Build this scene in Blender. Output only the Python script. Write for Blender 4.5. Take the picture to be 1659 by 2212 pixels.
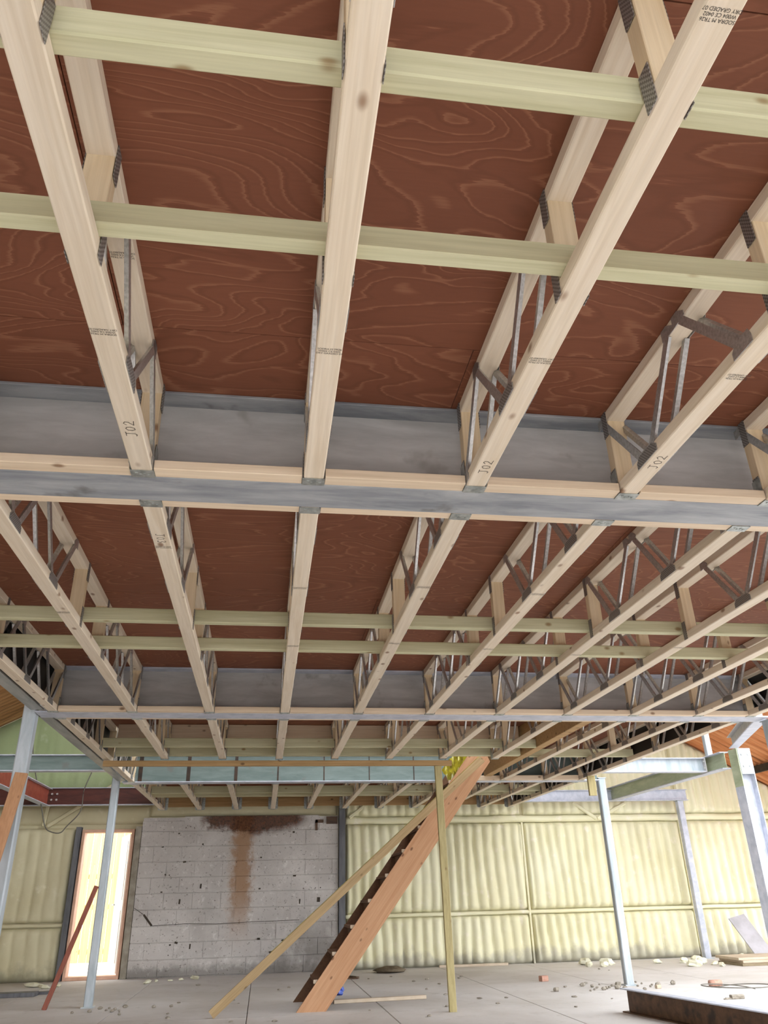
import bpy, math, random
from mathutils import Vector, Matrix, noise
random.seed(7)
S = bpy.context.scene
COL = S.collection
for o in list(bpy.data.objects): bpy.data.objects.remove(o)

# ------------------------------------------------------------------ camera
HC = 1.055
YAW, PITCH, ROLL, FPX = -0.1519, 0.4619, -0.0253, 1667.95
cd = bpy.data.cameras.new('camera'); cam = bpy.data.objects.new('camera', cd); COL.objects.link(cam)
_f = Vector((-math.sin(YAW)*math.cos(PITCH), math.cos(YAW)*math.cos(PITCH), math.sin(PITCH)))
_r = Vector((math.cos(YAW), math.sin(YAW), 0)); _u = _r.cross(_f)
_r2 = _r*math.cos(ROLL)+_u*math.sin(ROLL); _u2 = -_r*math.sin(ROLL)+_u*math.cos(ROLL)
cam.matrix_world = Matrix(((_r2.x,_u2.x,-_f.x,0),(_r2.y,_u2.y,-_f.y,0),(_r2.z,_u2.z,-_f.z,HC),(0,0,0,1)))
cd.sensor_fit = 'VERTICAL'; cd.sensor_height = 24.0; cd.lens = FPX/2212*24.0
cd.clip_start = .02; cd.clip_end = 300
S.camera = cam
# ------------------------------------------------------------------ light: overcast daylight entering by the open sides
wd = bpy.data.worlds.new('overcast'); S.world = wd; wd.use_nodes = True
bg = wd.node_tree.nodes['Background']; bg.inputs[0].default_value = (.93,.97,1.0,1); bg.inputs[1].default_value = 3.0
S.view_settings.view_transform = 'Standard'; S.view_settings.look = 'None'
S.view_settings.gamma = 1; S.view_settings.use_curve_mapping = False
S.view_settings.exposure = 0.92

# ------------------------------------------------------------------ helpers
def srgb(r,g,b):
    f = lambda c: (c/255/12.92) if c/255 <= .04045 else ((c/255+.055)/1.055)**2.4
    return (f(r),f(g),f(b),1)

class MB:
    def __init__(s): s.v=[]; s.f=[]
    def poly(s, pts, faces):
        n=len(s.v); s.v += [tuple(p) for p in pts]; s.f += [tuple(i+n for i in f) for f in faces]; return s
    def box(s,x0,x1,y0,y1,z0,z1):
        return s.poly([(x0,y0,z0),(x1,y0,z0),(x1,y1,z0),(x0,y1,z0),(x0,y0,z1),(x1,y0,z1),(x1,y1,z1),(x0,y1,z1)],
          [(3,2,1,0),(4,5,6,7),(0,1,5,4),(1,2,6,5),(2,3,7,6),(3,0,4,7)])
    def prism(s, prof, a, b, mapf):
        n=len(prof)
        pts=[mapf(p,q,a) for p,q in prof]+[mapf(p,q,b) for p,q in prof]
        fs=[tuple(range(n-1,-1,-1)),tuple(range(n,2*n))]+[(i,(i+1)%n,n+(i+1)%n,n+i) for i in range(n)]
        return s.poly(pts,fs)
    def bar(s,x0,x1,y0,y1,z0,z1,c=.004,axis='y'):
        """box with chamfered long edges"""
        if axis=='y': p0,p1,q0,q1,a,b = x0,x1,z0,z1,y0,y1; m=lambda p,q,t:(p,t,q)
        elif axis=='x': p0,p1,q0,q1,a,b = y0,y1,z0,z1,x0,x1; m=lambda p,q,t:(t,p,q)
        else: p0,p1,q0,q1,a,b = x0,x1,y0,y1,z0,z1; m=lambda p,q,t:(p,q,t)
        pr=[(p0+c,q0),(p1-c,q0),(p1,q0+c),(p1,q1-c),(p1-c,q1),(p0+c,q1),(p0,q1-c),(p0,q0+c)]
        return s.prism(pr,a,b,m)
    def beam(s,A,B,w,h,up=(0,0,1),c=.004):
        """chamfered bar from A to B, w across, h along up"""
        A=Vector(A);B=Vector(B);d=(B-A).normalized();side=d.cross(Vector(up)).normalized();u=side.cross(d)
        pr=[(-w/2+c,-h/2),(w/2-c,-h/2),(w/2,-h/2+c),(w/2,h/2-c),(w/2-c,h/2),(-w/2+c,h/2),(-w/2,h/2-c),(-w/2,-h/2+c)]
        L=(B-A).length
        return s.prism(pr,0,L,lambda p,q,t:tuple(A+d*t+side*p+u*q))
    def tube(s,pts,r,n=6):
        pts=[Vector(p) for p in pts]; base=len(s.v); rings=[]
        for i,p in enumerate(pts):
            d=(pts[min(i+1,len(pts)-1)]-pts[max(i-1,0)]).normalized()
            a=d.cross(Vector((0,0,1)));
            if a.length<.05: a=d.cross(Vector((1,0,0)))
            a.normalize(); b=d.cross(a)
            rings.append([tuple(p+(a*math.cos(t)+b*math.sin(t))*r) for t in [2*math.pi*k/n for k in range(n)]])
        vs=[q for rg in rings for q in rg]; fs=[]
        for i in range(len(pts)-1):
            for k in range(n): fs.append((i*n+k,i*n+(k+1)%n,(i+1)*n+(k+1)%n,(i+1)*n+k))
        fs.append(tuple(range(n-1,-1,-1))); fs.append(tuple((len(pts)-1)*n+k for k in range(n)))
        return s.poly(vs,fs)
    def mesh(s,name,mat,smooth=False):
        me=bpy.data.meshes.new(name); me.from_pydata(s.v,[],s.f); me.update()
        import bmesh
        bm=bmesh.new(); bm.from_mesh(me); bmesh.ops.recalc_face_normals(bm,faces=bm.faces); bm.to_mesh(me); bm.free()
        if mat: me.materials.append(mat)
        if smooth:
            for p in me.polygons: p.use_smooth=True
        return me
def link(name, me, parent=None, loc=(0,0,0), rot=None):
    o=bpy.data.objects.new(name,me); COL.objects.link(o); o.location=loc
    if rot: o.rotation_euler=rot
    if parent: o.parent=parent
    return o
def obj(name, mb, mat, parent=None, loc=(0,0,0), smooth=False, rot=None):
    return link(name, mb.mesh(name,mat,smooth), parent, loc, rot)
def tag(o,label,cat,group=None):
    o['label']=label; o['category']=cat
    if group: o['group']=group
    return o
def thing(name,label,cat,loc=(0,0,0),group=None,rot=None):
    return tag(link(name,None,None,loc,rot),label,cat,group)
def struct(o,label=None):
    o['kind']='structure'
    if label: o['label']=label
    return o

# ------------------------------------------------------------------ materials
class N:
    def __init__(s,name,rough=.7,metal=0.,spec=.3):
        s.m=bpy.data.materials.new(name); s.m.use_nodes=True; s.t=s.m.node_tree; s.b=s.t.nodes['Principled BSDF']
        s.b.inputs['Roughness'].default_value=rough; s.b.inputs['Metallic'].default_value=metal
        s.b.inputs['Specular IOR Level'].default_value=spec
    def n(s,t,**k):
        x=s.t.nodes.new(t)
        for a,v in k.items(): setattr(x,a,v)
        return x
    def l(s,a,b): s.t.links.new(a,b)
    def val(s,inp,v):
        if hasattr(v,'is_output'): s.l(v,inp)
        else: inp.default_value=v
    def math(s,op,a,b=0.,clamp=False):
        x=s.n('ShaderNodeMath',operation=op); x.use_clamp=clamp; s.val(x.inputs[0],a); s.val(x.inputs[1],b); return x.outputs[0]
    pre=0.
    def coords(s,scale=(1,1,1),rand=True,world=False):
        if world: c=s.n('ShaderNodeNewGeometry').outputs['Position']
        else: c=s.n('ShaderNodeTexCoord').outputs['Object']
        if s.pre:   # turn the grain to a sloping member's own length
            vr=s.n('ShaderNodeVectorRotate',rotation_type='Y_AXIS'); s.l(c,vr.inputs['Vector']); vr.inputs['Angle'].default_value=s.pre; c=vr.outputs[0]
        if rand:
            oi=s.n('ShaderNodeObjectInfo'); va=s.n('ShaderNodeVectorMath',operation='ADD')
            cx=s.n('ShaderNodeCombineXYZ'); k=s.math('MULTIPLY',oi.outputs['Random'],37.)
            for i in range(3): s.l(k,cx.inputs[i])
            s.l(c,va.inputs[0]); s.l(cx.outputs[0],va.inputs[1]); c=va.outputs[0]
        mp=s.n('ShaderNodeMapping'); mp.inputs['Scale'].default_value=scale; s.l(c,mp.inputs[0]); return mp.outputs[0]
    def noise(s,vec,scale=5,detail=4,rough=.55,dist=0.):
        x=s.n('ShaderNodeTexNoise'); s.l(vec,x.inputs['Vector']); x.inputs['Scale'].default_value=scale
        x.inputs['Detail'].default_value=detail; x.inputs['Roughness'].default_value=rough; x.inputs['Distortion'].default_value=dist
        return x.outputs['Fac']
    def ramp(s,fac,stops,mode='LINEAR'):
        x=s.n('ShaderNodeValToRGB'); s.l(fac,x.inputs[0]); e=x.color_ramp.elements; x.color_ramp.interpolation=mode
        while len(e)<len(stops): e.new(.5)
        for i,(p,c) in enumerate(stops): e[i].position=p; e[i].color=c
        return x.outputs[0]
    def mix(s,f,a,b,mode='MIX'):
        x=s.n('ShaderNodeMix',data_type='RGBA',blend_type=mode); s.val(x.inputs[0],f); s.val(x.inputs[6],a); s.val(x.inputs[7],b); return x.outputs[2]
    def smooth(s,v,lo,hi):
        x=s.n('ShaderNodeMapRange',interpolation_type='SMOOTHSTEP'); s.val(x.inputs[0],v); x.inputs[1].default_value=lo; x.inputs[2].default_value=hi
        return x.outputs[0]
    def bump(s,h,strength=.3,dist=.01):
        x=s.n('ShaderNodeBump'); x.inputs['Strength'].default_value=strength; x.inputs['Distance'].default_value=dist; s.l(h,x.inputs['Height']); s.l(x.outputs[0],s.b.inputs['Normal'])
    def color(s,c): s.val(s.b.inputs['Base Color'],c); return s.m
g3=lambda v:(v,v,v,1)

def wood(name,base,dark,axis='y',knot=(.18,.09,.04,1),kn=.075,var=.25,rough=.65,pre=0.):
    m=N(name,rough); m.pre=pre
    ax={'x':0,'y':1,'z':2}[axis]
    sc=[16,16,16]; sc[ax]=.7; v=m.coords(tuple(sc))
    f=m.noise(v,2.2,5,.6,.7)
    c=m.ramp(f,[(.3,dark),(.62,base)])
    sc2=[70,70,70]; sc2[ax]=2.; fine=m.noise(m.coords(tuple(sc2)),1.5,3)
    c=m.mix(.22,c,m.ramp(fine,[(.3,tuple(x*.72 for x in dark[:3])+(1,)),(.7,tuple(min(1,x*1.12) for x in base[:3])+(1,))]))
    ks=[9.,9.,9.]; ks[ax]=5.2
    vo=m.n('ShaderNodeTexVoronoi'); m.l(m.coords(tuple(ks)),vo.inputs['Vector']); vo.inputs['Scale'].default_value=1.
    k=m.smooth(vo.outputs['Distance'],kn*1.9,kn*.6)
    c=m.mix(m.math('MULTIPLY',k,.8),c,knot)
    oi=m.n('ShaderNodeObjectInfo')
    hv=m.n('ShaderNodeHueSaturation'); m.l(c,hv.inputs['Color'])
    m.l(m.math('ADD',m.math('MULTIPLY',oi.outputs['Random'],var),1-var/2),hv.inputs['Value'])
    m.bump(fine,.12,.002)
    return m.color(hv.outputs[0])
P='#'
M={}
M['spruce_y']=wood('spruce_along_y',srgb(228,214,194),srgb(214,196,170),'y',srgb(126,88,58),.085,.12)
M['spruce_x']=wood('spruce_along_x',srgb(230,210,184),srgb(216,192,162),'x',srgb(126,88,58),.085,.12)
M['spruce_z']=wood('spruce_upright',srgb(226,206,174),srgb(212,188,150),'z',srgb(120,80,50),.07,.14)
M['treated_x']=wood('treated_pine_along_x',srgb(206,202,168),srgb(186,182,144),'x',srgb(136,104,62),.085,.12)
M['treated_z']=wood('treated_pine_upright',srgb(186,172,126),srgb(160,146,100),'z',srgb(110,82,48),.085,.1)
M['stair']=wood('stair_pine',srgb(196,152,116),srgb(176,128,92),'x',srgb(96,60,38),.085,.08,pre=.903)
M['darkstair']=wood('dark_stair_board',srgb(104,72,48),srgb(82,54,36),'y',srgb(60,38,26),.05,.1)
M['plankwood']=wood('scaffold_plank',srgb(186,152,106),srgb(156,122,80),'x',srgb(90,62,36),.09,.1)
M['brownplank']=wood('brown_plank',srgb(188,142,106),srgb(168,122,86),'z',srgb(90,56,34),.06,.1)
M['leanwood']=wood('leaning_plank_wood',srgb(180,154,116),srgb(154,128,90),'x',srgb(90,66,40),.09,.1,pre=.69)
M['redbar']=wood('red_brown_timber',srgb(150,90,74),srgb(126,70,58),'z',srgb(80,44,36),.05,.1)

def mk_ply():
    m=N('red_plywood',.6)
    n1=m.noise(m.coords((.55,1.5,1),True),1.5,2.5,.5,.5)
    fine=m.noise(m.coords((3,60,1),True),2,3)
    n2=m.math('ADD',m.math('MULTIPLY',n1,24.),m.math('MULTIPLY',fine,.35))
    w=m.math('FRACT',n2)
    line=m.math('MULTIPLY',m.smooth(w,.78,.96),m.smooth(w,1.0,.965))
    dk=m.math('MULTIPLY',m.smooth(w,.0,.12),m.smooth(w,.3,.12))
    big=m.noise(m.coords((.5,.5,.5),True),1.4,3)
    c=m.ramp(big,[(.3,srgb(126,76,54)),(.7,srgb(146,92,68))])
    c=m.mix(m.math('MULTIPLY',fine,.5),c,srgb(112,66,46))
    c=m.mix(m.math('MULTIPLY',dk,.35),c,srgb(108,64,43))
    c=m.mix(m.math('MULTIPLY',line,.32),c,srgb(186,132,100))
    return m.color(c)
M['ply']=mk_ply()
def steel(name,a,b,c2=None,rough=.5,scale=(1.2,6,6),spec=.4):
    m=N(name,rough,0,spec)
    f=m.noise(m.coords(scale),2.2,6,.6,.4)
    c=m.ramp(f,[(.35,a),(.65,b)])
    if c2: c=m.mix(m.smooth(m.noise(m.coords((3,3,3)),1.3,4),.62,.72),c,c2)
    m.bump(m.noise(m.coords((1,1,1)),60,2),.05,.002)
    return m.color(c)
M['steel']=steel('grey_primer_steel',srgb(128,132,138),srgb(172,174,176),srgb(116,116,116))
M['steel_y']=steel('grey_steel_edge',srgb(140,144,142),srgb(170,172,168),None,scale=(6,1.2,6))
M['steel_web']=steel('grey_web_steel',srgb(176,174,172),srgb(200,198,196),srgb(164,160,156))
M['steel_teal']=steel('pale_teal_steel',srgb(98,114,110),srgb(120,134,130),srgb(112,116,112))
M['steel_lav']=steel('pale_lavender_steel',srgb(176,182,196),srgb(204,206,218),None,scale=(4,4,4))
M['steel_olive']=steel('olive_primer_steel',srgb(158,168,136),srgb(182,190,160),None,scale=(6,1.2,6))
M['steel_post']=steel('galvanised_post_steel',srgb(160,170,176),srgb(190,196,202),None,scale=(5,5,1),rough=.42)
M['steel_red']=steel('red_oxide_steel',srgb(70,34,28),srgb(96,48,38),None)
M['steel_red2']=steel('bright_red_oxide_steel',srgb(140,62,46),srgb(160,80,62),None)
M['rust']=steel('rusty_dark_steel',srgb(62,42,28),srgb(96,68,46),srgb(48,34,26))
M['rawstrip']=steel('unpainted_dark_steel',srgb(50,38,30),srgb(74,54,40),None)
def mk_zinc(name,lo,hi,rough,metal=.85,sp=90):
    m=N(name,rough,metal,.5)
    f=m.noise(m.coords((1,1,1)),sp,2); c=m.ramp(f,[(.35,lo),(.65,hi)])
    m.bump(f,.12,.001); return m.color(c)
M['web']=mk_zinc('galvanised_web',srgb(166,164,160),srgb(192,190,188),.33,.6)
def mk_teeth():
    m=N('toothed_nail_plate',.5,.5,.5)
    v=m.n('ShaderNodeTexChecker'); m.l(m.coords((1,1,1),False),v.inputs['Vector']); v.inputs['Scale'].default_value=150
    v.inputs['Color1'].default_value=srgb(104,98,94); v.inputs['Color2'].default_value=srgb(156,152,148)
    return m.color(v.outputs[0])
M['plate']=mk_teeth()
M['hanger']=mk_zinc('galvanised_hanger',srgb(150,154,150),srgb(186,190,186),.4,.7,40)
def flat(name,c,rough=.7,spec=.3,c2=None,sc=8):
    m=N(name,rough,0,spec)
    if c2: return m.color(m.ramp(m.noise(m.coords((1,1,1)),sc,4),[(.35,c),(.65,c2)]))
    return m.color(c)
M['ink']=flat('black_ink',srgb(52,50,48)); M['pencil']=flat('pencil_mark',srgb(82,74,66))
M['black']=flat('black_membrane',srgb(22,21,20),.5)
M['white']=flat('white_upvc',srgb(236,236,232),.4)
M['pinkframe']=flat('pink_primed_timber',srgb(226,184,160),.6,.3,srgb(210,166,140))
M['fence']=wood('fence_boards',srgb(240,214,160),srgb(226,192,130),'z',srgb(120,80,40),.04,.15)
M['column']=steel('dark_grey_column_steel',srgb(84,84,88),srgb(108,108,112),None,scale=(5,5,1))
M['jamb']=flat('grey_jamb_render',srgb(172,164,150),.9,.1,srgb(140,132,120))
M['mortar']=flat('grey_mortar',srgb(120,112,108),.95,.1,srgb(90,84,82))
M['yellow']=flat('yellow_polythene',srgb(168,158,44),.35,.5,srgb(116,106,22),10)
M['cable']=flat('grey_cable',srgb(110,106,98)); M['brick']=flat('red_brick',srgb(178,134,118),.9,.1,srgb(196,156,138),30)
M['blue']=flat('blue_wrapper',srgb(40,70,170),.4,.4,srgb(110,130,200),30)
M['scrap']=flat('white_foam_scrap',srgb(234,232,214),.9,.1,srgb(214,210,180),20)
M['rubble']=flat('grey_rubble',srgb(168,160,148),.95,.1,srgb(130,122,110),30)
M['sand']=flat('brown_grit',srgb(124,112,94),.95,.1,srgb(104,92,76),30)
M['board']=flat('pale_board',srgb(206,190,170),.7,.2,srgb(190,172,150),6)
M['stack']=flat('sawn_board_edge',srgb(150,136,112),.8,.2,srgb(130,116,92),10)
M['greyboard']=flat('grey_board',srgb(186,184,190),.7,.2,srgb(168,166,170),5)
M['bolt']=mk_zinc('bright_bolt',srgb(190,190,186),srgb(220,220,216),.3,.6)

def mk_foam(name,a,b,dirt,warm):
    m=N(name,.75,0,.25)
    big=m.noise(m.coords((1,1,1),False,True),1.1,4); med=m.noise(m.coords((1,1,1),False,True),6,4)
    c=m.ramp(big,[(.35,a),(.65,b)]); c=m.mix(m.smooth(med,.58,.75),c,warm)
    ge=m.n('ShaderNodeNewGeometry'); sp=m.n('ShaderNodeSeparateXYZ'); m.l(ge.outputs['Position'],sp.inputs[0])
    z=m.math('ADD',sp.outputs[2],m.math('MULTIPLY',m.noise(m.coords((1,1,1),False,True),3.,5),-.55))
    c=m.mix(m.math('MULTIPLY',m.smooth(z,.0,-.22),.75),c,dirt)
    m.bump(med,.25,.02); return m.color(c)
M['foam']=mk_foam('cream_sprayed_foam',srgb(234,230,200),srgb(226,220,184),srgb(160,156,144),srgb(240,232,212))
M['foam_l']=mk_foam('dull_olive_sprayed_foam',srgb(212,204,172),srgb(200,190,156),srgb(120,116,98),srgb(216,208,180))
M['foam_g']=mk_foam('dim_light_green_foam',srgb(166,178,136),srgb(154,168,124),srgb(120,120,100),srgb(172,184,146))  # greenish cast of the dim light put into this foam's colour
def mk_floor():
    m=N('dusty_concrete',.75,0,.25); v=m.coords((1,1,1),False,True)
    big=m.noise(v,.5,5,.6,.4); med=m.noise(v,5,5,.65); fine=m.noise(v,40,3)
    c=m.ramp(big,[(.35,srgb(192,186,180)),(.62,srgb(214,210,208))])
    c=m.mix(m.math('MULTIPLY',m.smooth(med,.55,.75),.35),c,srgb(146,138,126))
    c=m.mix(m.math('MULTIPLY',m.smooth(fine,.66,.72),.25),c,srgb(104,98,90))
    m.bump(med,.15,.01); return m.color(c)
M['floor']=mk_floor()
def mk_block():
    m=N('limewashed_blockwork',.9,0,.15); v=m.coords((1,1,1),False,True)
    ge=m.n('ShaderNodeNewGeometry'); sp=m.n('ShaderNodeSeparateXYZ'); m.l(ge.outputs['Position'],sp.inputs[0])
    big=m.noise(v,1.3,5,.6,.5); med=m.noise(v,9,5,.7); fine=m.noise(v,30,4,.7)
    c=m.ramp(big,[(.3,srgb(182,176,172)),(.7,srgb(212,206,202))])
    c=m.mix(m.math('MULTIPLY',m.smooth(med,.56,.68),.55),c,srgb(230,226,222))
    c=m.mix(m.math('MULTIPLY',m.smooth(fine,.6,.67),.8),c,srgb(104,96,88))
    X=m.math('ADD',sp.outputs[0],m.math('MULTIPLY',m.math('SUBTRACT',med,.5),.35)); Z=m.math('ADD',sp.outputs[2],m.math('MULTIPLY',m.math('SUBTRACT',med,.5),.3))
    gx=lambda a,b,s:m.math('MULTIPLY',m.smooth(X,a-s,a+s),m.smooth(X,b+s,b-s))
    # dark grime patches low down on the right half, darker towards the floor
    dz=m.smooth(Z,1.3,.2); dx=m.smooth(X,-.6,.6)
    c=m.mix(m.math('MULTIPLY',m.math('MULTIPLY',m.math('MULTIPLY',dz,dx),m.smooth(big,.36,.56)),.8),c,srgb(108,102,98))
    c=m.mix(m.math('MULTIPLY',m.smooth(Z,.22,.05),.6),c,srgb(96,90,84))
    # rust-coloured leak: run down the wall and band at the head
    run=m.math('MULTIPLY',gx(-.52,-.2,.09),m.smooth(Z,.25,1.3))
    c=m.mix(m.math('MULTIPLY',run,.85),c,srgb(158,120,86))
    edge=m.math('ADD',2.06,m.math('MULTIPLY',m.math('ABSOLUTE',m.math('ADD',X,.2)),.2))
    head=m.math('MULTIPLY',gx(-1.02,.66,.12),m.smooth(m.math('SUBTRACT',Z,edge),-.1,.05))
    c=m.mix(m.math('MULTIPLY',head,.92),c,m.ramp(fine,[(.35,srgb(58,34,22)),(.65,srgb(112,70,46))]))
    m.bump(fine,.35,.01); return m.color(c)
M['block']=mk_block()
def mk_roof(name,a,b,d):
    m=N(name,.7,0,.2); f=m.noise(m.coords((.5,9,1),False,True),1.4,5,.65,.3)
    c=m.ramp(f,[(.3,d),(.45,a),(.7,b)]); return m.color(c)
M['roof_r']=mk_roof('orange_rusted_roof',srgb(186,118,74),srgb(212,150,104),srgb(120,76,50))
M['roof_l']=mk_roof('brown_rusted_roof',srgb(150,110,70),srgb(172,132,88),srgb(100,76,48))
M['purlin']=flat('dark_purlin',srgb(52,46,40),.8,.2,srgb(80,70,60),6)

# ------------------------------------------------------------------ key levels
ZJ = HC+1.354          # underside of the joists
DEP = .373; ZT = ZJ+DEP
CH = .047; CW = .072   # chord height and width
X0, SP = -.479, .6
gx = lambda i: X0+SP*i
B1,B2,B3 = 2.583, 6.53, 10.63   # beam centre lines
FW = .092
YW = 14.40             # face of the end wall

# ------------------------------------------------------------------ setting: floor
fl = struct(obj('floor', MB().box(-30,30,-30,40,-.25,-.012), M['mortar']), 'dusty pale concrete floor slab')
xs=[-7.5,-4.5,-3.0,-1.55,-.1,1.32,2.91,4.34,5.75,7.2,8.6,11.5]; ys=[-2.4,-.2,2,5.6,9.25,12.0,YW+.1]  # slabs stop behind the camera; bare darker base there cuts bounce light
for a,b in zip(xs,xs[1:]):
    for c,d in zip(ys,ys[1:]):
        obj('floor_slab', MB().bar(a+.004,b-.004,c+.004,d-.004,-.012,0,.003,'y'), M['floor'], fl)
struct(obj('ground_outside', MB().box(-30,30,YW+.4,40,-.012,.0), M['floor']),'pale concrete yard beyond the doorway')

# ------------------------------------------------------------------ setting: end wall
RX, RZ, RS = 1.45, 7.0, .52
ztop = lambda x: RZ-RS*abs(x-RX)
DX0,DX1,DZ1 = -2.99,-2.15,2.16
w=MB()
XL,XR=-7.4,10.2
yb0,yb1=YW+.06,YW+.24
def wallpoly(pts):
    n=len(pts); w.poly([(x,yb0,z) for x,z in pts]+[(x,yb1,z) for x,z in pts],[tuple(range(n)),tuple(range(2*n-1,n-1,-1))]+[(i,n+i,n+(i+1)%n,(i+1)%n) for i in range(n)])
wallpoly([(XL,0),(DX0,0),(DX0,ztop(DX0)),(XL,ztop(XL))])
wallpoly([(DX0,DZ1),(DX1,DZ1),(DX1,ztop(DX1)),(DX0,ztop(DX0))])
wallpoly([(DX1,0),(RX,0),(RX,RZ),(DX1,ztop(DX1))])
wallpoly([(RX,0),(XR,0),(XR,ztop(XR)),(RX,RZ)])
wall=struct(obj('wall_back',w,M['foam_l']),'gable end wall sprayed with cream foam')
def foam(x0,x1,z0,z1,mat,amp=.028,per=.168,seed=0,proud=.03,zf=None,dz=.05):
    nx=max(4,int((x1-x0)/.021)); nz=max(4,int(((zf(x0) if zf else z1)-z0)/dz)); mb=MB(); V=[]
    for j in range(nz+1):
        for i in range(nx+1):
            x=x0+(x1-x0)*i/nx; zz=(zf(x) if zf else z1); z=z0+(zz-z0)*j/nz
            e=min(1,min(x-x0,x1-x)/.05,(z-z0)/.07,(zz-z)/.07); e=max(0,e); e=e*(2-e)
            nz1=noise.noise((x*1.3+seed,z*.9,seed)); nz2=noise.noise((x*5,z*3.5,seed+4)); nz3=noise.noise((x*13,z*9,seed+9))
            ph=2*math.pi*(x+.05*nz1+.012*nz2+.02*z)/per
            rip=abs(math.sin(ph/2))**.62
            h=proud*e+amp*e*(rip*(.75+.5*nz1))+.016*nz2*e+.007*nz3*e
            V.append((x,YW+.05-h-.005,z))
    F=[(j*(nx+1)+i,j*(nx+1)+i+1,(j+1)*(nx+1)+i+1,(j+1)*(nx+1)+i) for j in range(nz) for i in range(nx)]
    mb.poly(V,F)
    # skirt back to the wall
    ring=[i for i in range(nx+1)]+[j*(nx+1)+nx for j in range(1,nz+1)]+[nz*(nx+1)+i for i in range(nx-1,-1,-1)]+[j*(nx+1) for j in range(nz-1,0,-1)]
    n=len(mb.v); back=[(V[k][0],yb0+.01,V[k][2]) for k in ring]; mb.v+=back; L=len(ring)
    for k in range(L): mb.f.append((ring[k],ring[(k+1)%L],n+(k+1)%L,n+k))
    return obj('foam_panel',mb,mat,wall,smooth=True)
def frail(x0,x1,z,r,mat,seed,flat_=1.):
    mb=MB(); nx=int((x1-x0)/.06); n=10; V=[];F=[]
    for i in range(nx+1):
        x=x0+(x1-x0)*i/nx; rr=r*(1+.22*noise.noise((x*3,seed,0))); zc=z+.012*noise.noise((x*1.7,seed,5))
        for k in range(n): t=2*math.pi*k/n; V.append((x,YW+.02-rr*math.cos(t)*flat_,zc+rr*math.sin(t)))
    for i in range(nx):
        for k in range(n): F.append((i*n+k,i*n+(k+1)%n,(i+1)*n+(k+1)%n,(i+1)*n+k))
    F.append(tuple(range(n))); F.append(tuple(nx*n+k for k in range(n)))
    mb.poly(V,F); return obj('foam_rail',mb,mat,wall,smooth=True)
sR=[1.38,4.58,7.58,10.15]
for k,(a,b) in enumerate(zip(sR,sR[1:])):
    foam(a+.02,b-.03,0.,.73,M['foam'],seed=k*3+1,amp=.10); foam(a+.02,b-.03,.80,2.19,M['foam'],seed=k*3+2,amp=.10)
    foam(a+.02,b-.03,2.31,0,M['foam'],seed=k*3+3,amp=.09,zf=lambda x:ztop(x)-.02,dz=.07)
    obj('seam_batten',MB().bar(b-.045,b-.01,YW-.03,YW+.07,0,2.19,.006,'z'),M['foam'],wall)
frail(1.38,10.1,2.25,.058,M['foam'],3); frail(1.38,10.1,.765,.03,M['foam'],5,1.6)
sL=[-7.3,-5.2,-3.09]
for k,(a,b) in enumerate(zip(sL,sL[1:])):
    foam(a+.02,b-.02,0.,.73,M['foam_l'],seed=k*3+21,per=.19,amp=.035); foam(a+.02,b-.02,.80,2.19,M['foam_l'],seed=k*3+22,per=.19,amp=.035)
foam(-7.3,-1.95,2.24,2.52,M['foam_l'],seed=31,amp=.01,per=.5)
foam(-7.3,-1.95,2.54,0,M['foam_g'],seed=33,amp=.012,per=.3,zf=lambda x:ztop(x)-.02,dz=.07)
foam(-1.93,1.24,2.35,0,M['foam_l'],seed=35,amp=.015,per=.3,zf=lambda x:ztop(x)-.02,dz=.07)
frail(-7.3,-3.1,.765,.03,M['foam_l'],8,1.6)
for (a,za,b,zb,mt) in [(5.55,2.52,5.95,2.24,'foam'),(6.55,2.5,5.98,2.24,'foam'),(-3.62,2.22,-3.6,2.52,'foam_l'),(-3.55,2.22,-2.4,2.98,'foam_l'),(1.45,2.3,1.9,2.62,'foam')]:
    obj('foam_brace',MB().beam((a,YW-.03,za),(b,YW-.03,zb),.06,.07,(0,1,0),.015),M[mt],wall)
# concrete blockwork panel between the doorway and the dark column
BX0,BX1=-2.03,1.26
rows=10; bh=.234; bw=.455
bm_cache={}
for r_ in range(rows):
    x=BX0-(bw*.5 if r_%2 else 0)
    while x<BX1-.02:
        a=max(x,BX0); b=min(x+bw,BX1); x+=bw
        if b-a<.03: continue
        z0=.01+r_*bh; z1=z0+bh
        if r_==rows-1 and (a<-1.42 or .78<a<1.1): z1-= .07 if a<-1.42 else .12
        d=round(random.uniform(-.004,.004),3)
        mb=MB().bar(a+.003,b-.003,YW-.05+d,YW+.06,z0+.003,z1-.003,.006,'x')
        obj('concrete_block',mb,M['block'],wall)
obj('mortar_bed',MB().box(BX0+.01,BX1-.01,YW-.038,YW+.06,0.,2.33),M['block'],wall)
ck=MB(); pts=[(-2.02,.98),(-1.86,.88),(-1.72,.72),(-1.2,.735),(-.7,.72),(-.2,.735),(.3,.74),(.62,.745)]
for (xa,za),(xb,zb) in zip(pts,pts[1:]): ck.beam((xa,YW-.057,za),(xb,YW-.057,zb),.004,.03 if xa==-1.86 else .007,(0,0,1),.0005)
for k in range(26):
    xx,zz=random.uniform(-1.95,1.15),random.choice([.3,.48,1.18,1.42,1.65,1.88,2.1])+random.uniform(-.04,.04); q=random.uniform(.008,.03)
    ck.beam((xx,YW-.057,zz),(xx+q*random.uniform(.6,2.2),YW-.057,zz+random.uniform(-.012,.012)),.004,q,(0,0,1),.0015)
for xx,zz,q in ((.62,1.02,.02),(.93,1.04,.05),(-1.0,1.28,.025),(-1.32,1.06,.025),(-1.1,.42,.022)): ck.beam((xx,YW-.058,zz-.04),(xx+.004,YW-.058,zz+.03),.004,q,(1,0,0),.002)
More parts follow.
